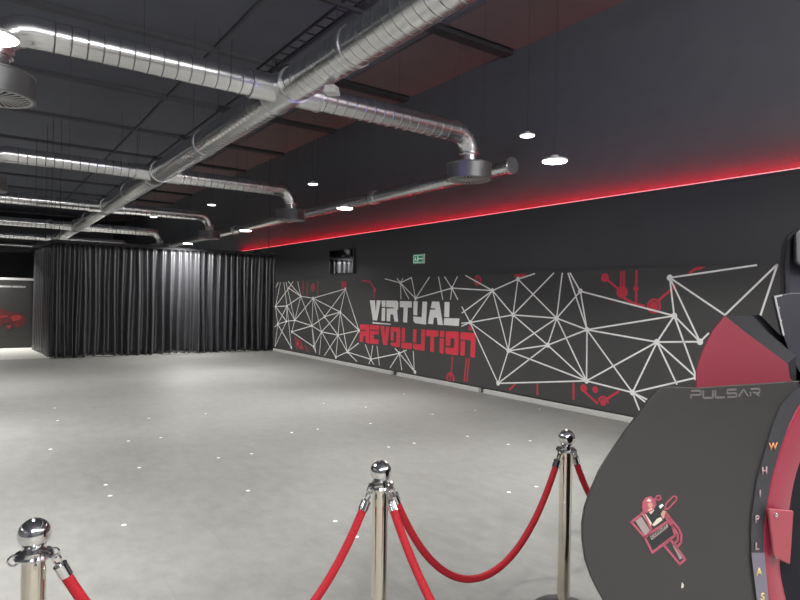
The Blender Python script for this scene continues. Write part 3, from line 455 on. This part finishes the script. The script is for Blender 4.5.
# ------------------------------------------------------------------ mural
mu = thing('wall_mural', 'black wall mural with white web of lines and the words VIRTUAL REVOLUTION', 'mural', (XW-.03, 9., 0))
XM = .0
MP_ = lambda p, q, t: (-t, p-9., q)
MB().prism([(-2.5, .10), (17.5, .10), (17.5, 2.18), (-2.5, 2.18)], 0, -.03, MP_).build('backing_board', M['mural'], mu)
c = MB(); HW = .0115
for si, (a, b) in enumerate(DATA['segs']):
    d = Vector((b[0]-a[0], b[1]-a[1])); 
    if d.length < 1e-4: continue
    d.normalize(); nn = Vector((-d.y, d.x))*HW; pts = []
    for p, sgn in ((a, 1), (b, 1), (b, -1), (a, -1)): pts.append((p[0]+nn.x*sgn, min(2.18, max(.1, p[1]+nn.y*sgn))))
    if si == len(DATA['segs'])-5: MB().prism(pts, .0025, 0, MP_).build('white_line', M['mwhite'], mu); continue
    c.prism(pts, .0025, 0, MP_)
for p in DATA['nodes']:
    c.prism([(p[0]+.042*math.cos(2*PI*k/14), p[1]+.042*math.sin(2*PI*k/14)) for k in range(14)], .003, 0, MP_)
MB().prism(DATA['under'], .0028, 0, MP_).build('white_underline', M['mwhite'], mu)
c.build('white_line_web', M['mwhite'], mu)
for ch, colr, polys in DATA['letters']:
    c = MB()
    for pl in polys: c.prism(pl, .0045, 0, MP_)
    o = c.build('letter', M['mwhite' if colr == 'white' else 'mred'], mu); o['label'] = '%s letter %s' % (colr, ch)
marks = []                                                           # (centre, draw) pairs, gathered into motifs that touch
for (a, b) in DATA['cl']:
    d = Vector((b[0]-a[0], b[1]-a[1])).normalized(); nn = Vector((-d.y, d.x))*.017
    marks.append(([(p[0]+nn.x*s, p[1]+nn.y*s) for p, s in ((a, 1), (b, 1), (b, -1), (a, -1))], .0015))
for y, z, r in DATA['cd']: marks.append(([(y+r*math.cos(2*PI*k/20), z+r*math.sin(2*PI*k/20)) for k in range(20)], .0018))
for y, z, r, q in DATA['cr']:
    half = y < 7.9 and z < .4                                         # the half ring open at the bottom
    a0, a1 = (0, PI) if half else (0, 2*PI-.02)
    arc = [a0+(a1-a0)*k/30 for k in range(31)]
    marks.append(([(y+r*math.cos(a), z+r*math.sin(a)) for a in arc]+[(y+r*q*math.cos(a), z+r*q*math.sin(a)) for a in reversed(arc)], .0016))
for pl in DATA['cp']: marks.append((pl, .0018))
box_ = lambda pl: (min(p[0] for p in pl)-.02, max(p[0] for p in pl)+.02, min(p[1] for p in pl)-.02, max(p[1] for p in pl)+.02)
grp = []
for pl, tk in marks:
    b = box_(pl); hit = [g for g in grp if any(b[0] < c_[0][1] and b[1] > c_[0][0] and b[2] < c_[0][3] and b[3] > c_[0][2] for c_ in g)]
    new = [(b, pl, tk)]
    for g in hit: new += g; grp.remove(g)
    grp.append(new)
for g in grp:
    c = MB()
    for b, pl, tk in g: c.prism([(p[0], min(2.18, max(.1, p[1]))) for p in pl], tk, 0, MP_)
    c.build('circuit_motif', M['mred2'], mu)

# ------------------------------------------------------------------ screen and exit sign on the right wall
tv = thing('wall_screen', 'black glossy screen on the right wall mirroring the lit curtain', 'screen', (XW, 13.33, 2.6))
MB().box(-.06, -.012, -.62, .62, -.31, .31).build('bezel', M['plastic'], tv, bevel=.006)
MB().box(-.063, -.059, -.60, .60, -.29, .29).build('glass', M['tv'], tv)
MB().box(-.02, 0, -.2, .2, -.15, .15).build('wall_bracket', M['plastic'], tv)
ex = thing('exit_sign', 'small green exit sign with white pictogram on the right wall above the mural', 'sign', (XW, 10.09, 2.53))
MB().box(-.03, 0, -.19, .19, -.10, .10).build('sign_box', M['lampw'], ex, bevel=.004)
MB().box(-.033, -.029, -.185, .185, -.095, .095).build('green_face', M['green'], ex)
c = MB(); EP = lambda p, q, t: (-t, -p, q)
for pl in ([(-.17, .08), (.17, .08), (.17, .068), (-.17, .068)], [(-.17, -.068), (.17, -.068), (.17, -.08), (-.17, -.08)], [(-.17, .07), (-.158, .07), (-.158, -.07), (-.17, -.07)], [(.158, .07), (.17, .07), (.17, -.07), (.158, -.07)],
           [(-.12, .05), (-.095, .05), (-.095, .028), (-.12, .028)], [(-.13, .022), (-.09, .022), (-.08, -.01), (-.06, -.02), (-.07, -.055), (-.085, -.055), (-.085, -.025), (-.11, -.015), (-.13, -.05), (-.145, -.045), (-.12, -.005)],
           [(-.03, .055), (.0, .055), (.0, -.055), (-.03, -.055)], [(0.0, .008), (.14, .008), (.14, -.008), (0., -.008)]):
    c.prism(pl, .0345, .033, EP)
c.build('white_pictogram', M['signw'], ex)

# ------------------------------------------------------------------ stickers on the floor
base = MB().lathe([(.018, 0), (.018, .0012), (0, .0012)], 12).build('floor_sticker', M['dot'])
tag(base, 'tiny round white sticker on the grey floor', 'sticker', 'white tracking stickers scattered on the floor')
for k, (x, y) in enumerate(DATA['dots']):
    o = base if k == 0 else base.copy()
    if k: COL.objects.link(o)
    o.location = (x, y, 0)

# ------------------------------------------------------------------ stanchions and ropes
def stanchion(loc, label):
    t = thing('stanchion', label, 'barrier post', loc, 0, 'polished rope barrier posts')
    MB().lathe([(.165, 0), (.168, .006), (.162, .016), (.13, .028), (.07, .045), (.045, .06), (.0, .062)], 40).build('base', M['base'], t, 30)
    MB().lathe([(.0335, .05), (.0335, .872), (.031, .874)], 32).build('pole', M['steel'], t, 40)
    c = MB(); c.lathe([(.036, .868), (.052, .872), (.056, .879), (.052, .886), (.040, .889), (.034, .892), (.026, .899), (.017, .908), (.013, .913), (.017, .918), (.017, .922), (.011, .926), (.011, .932)], 32)
    c.build('collar', M['chrome'], t, 40)
    for k in range(4):
        a = k*PI/2; rp = []
        for j in range(13):
            q = 2*PI*j/12; rp.append(((.052+.015*math.cos(q))*math.cos(a), (.052+.015*math.cos(q))*math.sin(a), .872+.017*math.sin(q)*.9))
        MB().tube(rp, .0038, 8, False).build('eyelet', M['chrome'], t, 40)
    MB().lathe([(0, .898)]+[(.0465*math.sin(PI*k/16), .9435-.0465*math.cos(PI*k/16)) for k in range(1, 16)]+[(0, .99)], 32).build('ball_finial', M['chrome'], t, 60)
    return t
PY = 2.13; PX = [.155, 1.420, 2.625]
st0 = stanchion((PX[0], PY, 0), 'nearest chrome ball-topped barrier post, at the lower left corner')
dup(st0, (PX[1], PY, 0), 'middle chrome ball-topped barrier post with ropes hooked to both sides')
dup(st0, (PX[2], PY, 0), 'rightmost chrome ball-topped barrier post, beside the dark ride cabinet')
dup(st0, (3.87, PY, 0), 'barrier post hidden behind the dark ride cabinet')
P4 = (1.50, .62)
dup(st0, (P4[0], P4[1], 0), 'barrier post nearest the viewer, below the picture')
def rope(a, b, sag, label):
    A, B = Vector((a[0], a[1], .862)), Vector((b[0], b[1], .862)); d = (B-A); d.z = 0; L = d.length; d.normalize()
    t = thing('barrier_rope', label, 'rope', ((A.x+B.x)/2, (A.y+B.y)/2, 0), 0, 'red velvet barrier ropes')
    O = t.location.copy()
    A2, B2 = A+d*.056, B-d*.056; span = (B2-A2).length
    lo, hi = .05, 5.
    for _ in range(60):
        m_ = (lo+hi)/2
        if m_*(math.cosh(span/2/m_)-1) > sag: lo = m_
        else: hi = m_
    k = lo; n_ = 48; pts = []
    f = lambda x: A2.z-sag+k*(math.cosh((x-span/2)/k)-1)
    # even steps along the arc
    ar = k*math.sinh(span/2/k); xs = [span/2+k*math.asinh((-ar+2*ar*i/200)/k) for i in range(201)]
    al = [A2+d*x+Vector((0, 0, f(x)-A2.z)) for x in xs]; al = [p-O for p in al]
    tot = 2*ar; q = lambda s0, s1, nn: [al[max(0, min(200, round(200*(s0+(s1-s0)*i/nn)/tot)))] for i in range(nn+1)]
    MB().tube(q(.064, tot-.064, 56), .0172, 14).build('velvet_rope', M['rope'], t, 60)
    for s0, s1, nm in ((.032, .072, 1), (tot-.072, tot-.032, -1)):
        MB().tube([al[max(0, round(200*s0/tot))], al[round(200*s1/tot)]], .021, 16).build('end_cap', M['chrome'], t, 40)
    for e, sg in ((0, 1), (200, -1)):
        p0 = al[e]; dd = (al[abs(e-8)]-p0).normalized(); sd = Vector((-d.y, d.x, 0)); ux = sd.cross(dd)
        ring = []
        for j in range(13):
            w_ = 2*PI*j/12; ring.append(p0+dd*(.015-.018*math.cos(w_))+ux*(.010*math.sin(w_)))
        MB().tube(ring, .0042, 8, False).tube([p0+dd*.029, p0+dd*.036], [.012, .016], 12).build('snap_hook', M['chrome'], t, 40)
    return t
rope((PX[0], PY), (PX[1], PY), .54, 'bright red rope hanging between the nearest and the middle barrier post')
rope((PX[1], PY), (PX[2], PY), .52, 'crimson rope sagging between the middle and the rightmost barrier post')
rope((PX[1], PY), P4, .50, 'red rope running from the middle barrier post towards the viewer')
rope((PX[2], PY), (3.87, PY), .52, 'crimson rope end leading from the rightmost post behind the ride cabinet')

# ------------------------------------------------------------------ motion ride cabinet
D = DATA['mach']
rc = thing('ride_cabinet', 'large dark motion ride cabinet with crimson fin and curved side panel at the right edge', 'arcade ride', D['P0'], D['rot'])
LP = lambda p, q, t: (p, t, q)                                       # t grows away from the viewer
MB().prism(D['panel'], 0, .012, LP).build('side_panel', M['cab'], rc, bevel=.002)
bf = [(-.18, .50), (-.19, .85), (-.14, 1.05), (-.05, 1.22), (.02, 1.34), (.50, 1.36), (.62, 1.30), (1.35, 1.20), (1.35, .12), (.0, .12), (-.10, .25)]
bb = [(.42, .50), (.41, .85), (.44, 1.0), (.48, 1.12), (.52, 1.20), (.70, 1.24), (.80, 1.22), (1.35, 1.16), (1.35, .12), (.50, .12), (.44, .25)]
nb = len(bf)
MB().add([(p[0], .02, p[1]) for p in bf]+[(p[0], .58, p[1]) for p in bb], [tuple(range(nb)), tuple(range(2*nb-1, nb-1, -1))]+[(k, nb+k, nb+(k+1) % nb, (k+1) % nb) for k in range(nb)]).build('body_shell', M['cabdark'], rc, bevel=.015)
MB().box(.1, 1.3, .10, .56, .03, .12).build('base_plinth', M['plastic'], rc, bevel=.01)
for x in (.2, 1.2):
    for y in (.15, .5): MB().lathe([(.04, 0), (.04, .03), (.02, .031)], 16, o=(x, y, 0)).build('foot', M['chrome'], rc, 30)
def loft(a, b, ta, tb, dx=0.):
    return [(p[0], ta, p[1]) for p in a], [(p[0], tb, p[1]) for p in b]
A_, B_ = loft(D['rim_o'], D['rim_i'], -.006, -.006); n_ = len(A_)
m = MB(); back = lambda L: [(x, .012, z) for x, y, z in L]
m.strip(A_, B_, 0, 0); m.strip(back(A_), A_, 0, 0); m.strip(B_, back(B_), 0, 0)
m.build('arch_rim', M['rim'], rc, 40)
A_, B_ = loft(D['red_o'], D['red_i'], 0., .09)
mid = [((a[0]*.45+b[0]*.55), -.005 if False else .018, (a[2]*.45+b[2]*.55)) for a, b in zip(A_, B_)]
m = MB(); m.strip(A_, mid, 0, 0); m.strip(mid, B_, 0, 0)
o = m.build('seat_surround', M['lacquer'], rc, 70); sd = o.modifiers.new('solid', 'SOLIDIFY'); sd.thickness = .012; sd.offset = 0
sb = o.modifiers.new('sub', 'SUBSURF'); sb.levels = sb.render_levels = 2
MB().prism(D['fin'], .13, .137, LP).build('fin', M['fin'], rc, bevel=.001)
f_ = D['fin']; fb = D['finback']
a5, a6, a7, a8 = [(p[0]+.002, .137, p[1]-.002) for p in f_[5:9]]
b5, b6, b7 = [(p[0], .5, p[1]) for p in fb]
fl_, bl_ = (f_[1][0]+.1, .137, f_[1][1]-.02), (fb[0][0]-.05, .5, 1.30)
MB().add([a5, a6, a7, a8, b5, b6, b7, (a8[0], .16, 1.35), (b7[0], .5, 1.33), fl_, bl_],
         [(0, 4, 5, 1), (1, 5, 6, 2), (2, 6, 3), (3, 6, 8, 7), (0, 9, 10, 4)]).build('fin_roof', M['cabdark'], rc)
c = MB().prism(D['plate'], -.03, -.018, LP).build('hinge_plate', M['plate'], rc, bevel=.004)
for q, r in ((D['bolt'], .0075), (D['bolt2'], .004)): MB().lathe([(r, .0), (r, -.004), (r*.5, -.007), (0, -.008)], 16, o=(q[0], -.03, q[1]), ax='y').build('bolt', M['chrome'], c, 40)
MB().prism(D['tag'], -.0085, -.006, LP).build('label_strip', M['strip'], rc)
for ch, x, z in D['letters']:
    text_mesh('letter', ch, .036, M['lora' if ch == 'W' else ('lyel' if ch == 'A' or (ch == 'S') else 'lpale')], rc,
              lambda a, b, d, x=x, z=z: Vector((x+a, -.0088-d, z+b)), .0015, align='CENTER', vcenter=True, bold=.0008)
# PULSAR in wide stencil strokes along the top edge
(x0, zt), (_, zb), (x1, zt1), (_, zb1) = D['pulsar']
zt, zb = 1.392, 1.367; hh = zt-zb; wl = (x1-x0)/6*.80; ps = (x1-x0)/6*1.02; s = .0066
def bar(c, ax, az, bx, bz, w=s):
    d = Vector((bx-ax, bz-az)).normalized(); nn = Vector((-d.y, d.x))*w/2
    c.prism([(ax+nn.x, az+nn.y), (bx+nn.x, bz+nn.y), (bx-nn.x, bz-nn.y), (ax-nn.x, az-nn.y)], -.003, 0, LP)
G = dict(P=[(0,1,1,1),(1,1,1,.45),(1,.45,0,.45),(0,.6,0,0)], U=[(0,1,0,0),(0,0,1,0),(1,0,1,1)], L=[(0,1,0,0),(0,0,1,0)],
         S=[(1,1,0,1),(0,1,0,.5),(0,.5,1,.5),(1,.5,1,0),(1,0,0,0)], A=[(0,0,.5,1),(.5,1,1,0)], R=[(0,.6,0,0),(0,1,1,1),(1,1,1,.45),(1,.45,.25,.45),(.5,.45,1,0)])
c = MB()
for k, ch in enumerate('PULSAR'):
    for a in G[ch]: bar(c, x0+k*ps+a[0]*wl, zb+a[1]*hh, x0+k*ps+a[2]*wl, zb+a[3]*hh)
c.build('maker_lettering', M['lgrey'], rc)
# emblem of a player with a gun
E = D['emblem']
em = MB().prism(E['hair'], -.0014, 0, LP)
def outline(c, poly, w, t, close=True):
    n_ = len(poly)
    for i in range(n_ if close else n_-1):
        a, b = Vector(poly[i]), Vector(poly[(i+1) % n_]); d = (b-a)
        if d.length < 1e-5: continue
        d.normalize(); nn = Vector((-d.y, d.x))*w/2; a = a-d*w*.4; b = b+d*w*.4
        c.prism([a+nn, b+nn, b-nn, a-nn], -t, 0, LP)
c = MB()
for pl in E['outline']: outline(c, pl, .0075, .0022)
for pl in E['gunline']: outline(c, pl, .0042, .0022)
outline(c, E['hair'], .0042, .0022)
emo = c.build('emblem', M['epink'], rc); emo['label'] = 'pink outlined emblem of a capped player aiming a gun'
for nm, key, mt, t in (('emblem_field', 'dark', 'edark', .0010), ('emblem_grey', 'grey', 'egrey', .0012), ('emblem_sleeve', 'cream', 'ecream', .0018), ('emblem_hand', 'skin', 'eskin', .0019), ('emblem_flash', 'muzzle', 'mwhite', .0020), ('emblem_mark', 'code', 'egrey', .0012)):
    c = MB()
    for pl in E[key]: c.prism(pl, -t, 0, LP)
    c.build(nm, M[mt], emo)
em.build('emblem_cap', M['epink'], emo)
MB().prism(E['plaque'], -.0016, 0, LP).build('emblem_plaque', M['egrey'], emo)
pq = E['plaque']; pa, pb = Vector(pq[3])*.7+Vector(pq[0])*.3, Vector(pq[2])*.7+Vector(pq[1])*.3; dv = (pb-pa); ln = dv.length; dv.normalize(); nv = Vector((-dv.y, dv.x))
text_mesh('emblem_lettering', 'CORRUPT', ln/4.9, M['edark'], emo, lambda x, y, d: Vector((pa.x+dv.x*(x+.002)+nv.x*y, -.0017-d, pa.y+dv.y*(x+.002)+nv.y*y)), .0008)
MB().prism(D['scr'], -.0006, 0, LP).build('scratch', M['ecream'], rc)
# seat at the right edge
SK = lambda t0: (lambda p, q, t: (p+(t-t0)*.95, t, q))
MB().prism(D['seat'], .45, .58, SK(.45)).build('seat_back', M['seat'], rc, bevel=.03)
MB().prism(D['pad'], .40, .46, SK(.40)).build('head_pad', M['pad'], rc, bevel=.012)
o = MB().prism(D['shell'], .38, .45, SK(.38)).build('seat_shell', M['seat'], rc, bevel=.004)
MB().prism(D['trim'], .377, .38, LP).build('edge_trim', M['trimw'], o)
for q in D['screws']: MB().lathe([(.006, 0), (.006, -.003), (0, -.005)], 12, o=(q[0], .38, q[1]), ax='y').build('screw', M['chrome'], o, 40)
MB().box(1.15, 1.4, .42, .56, 1.12, 1.5).build('seat_column', M['cabdark'], rc, bevel=.02)
# chrome caster showing at the foot of the side panel
cs = MB().lathe([(.035, -.012), (.038, -.008), (.038, .008), (.035, .012)], 24, o=(-.20, .30, .038), ax='y')
co = cs.build('caster', M['plastic'], rc, 40)
MB().box(-.23, -.17, .275, .285, .03, .30).box(-.23, -.17, .315, .325, .03, .30).lathe([(.012, -.03), (.012, .03)], 16, o=(-.20, .30, .038), ax='y').build('fork', M['chrome'], co, bevel=.003)

# ------------------------------------------------------------------ camera and world
cam = bpy.data.cameras.new('camera'); co = bpy.data.objects.new('camera', cam); COL.objects.link(co)
cam.sensor_width = 36; cam.lens = 36*600/800; cam.clip_start = .02; cam.clip_end = 200
yaw, roll = math.radians(35.2), math.radians(1.1)
Fv = Vector((math.sin(yaw), math.cos(yaw), 0)); Rv = Vector((math.cos(yaw), -math.sin(yaw), 0)); Uv = Vector((0, 0, 1))
# roll: the horizon falls to the right in the picture
c_, s_ = math.cos(roll), math.sin(roll)
Xc = Rv*c_+Uv*s_; Yc = -Rv*s_+Uv*c_; Zc = -Fv
co.matrix_world = Matrix(((Xc.x, Yc.x, Zc.x, 0), (Xc.y, Yc.y, Zc.y, 0), (Xc.z, Yc.z, Zc.z, 1.68), (0, 0, 0, 1)))
cam.shift_y = -1/800
SC.camera = co
w = bpy.data.worlds.new('world'); SC.world = w; w.use_nodes = True
w.node_tree.nodes['Background'].inputs[0].default_value = (.02, .021, .024, 1); w.node_tree.nodes['Background'].inputs[1].default_value = .2
SC.view_settings.view_transform = 'Standard'; SC.view_settings.look = 'None'; SC.view_settings.gamma = 1
SC.view_settings.exposure = 0.0; SC.view_settings.use_curve_mapping = False
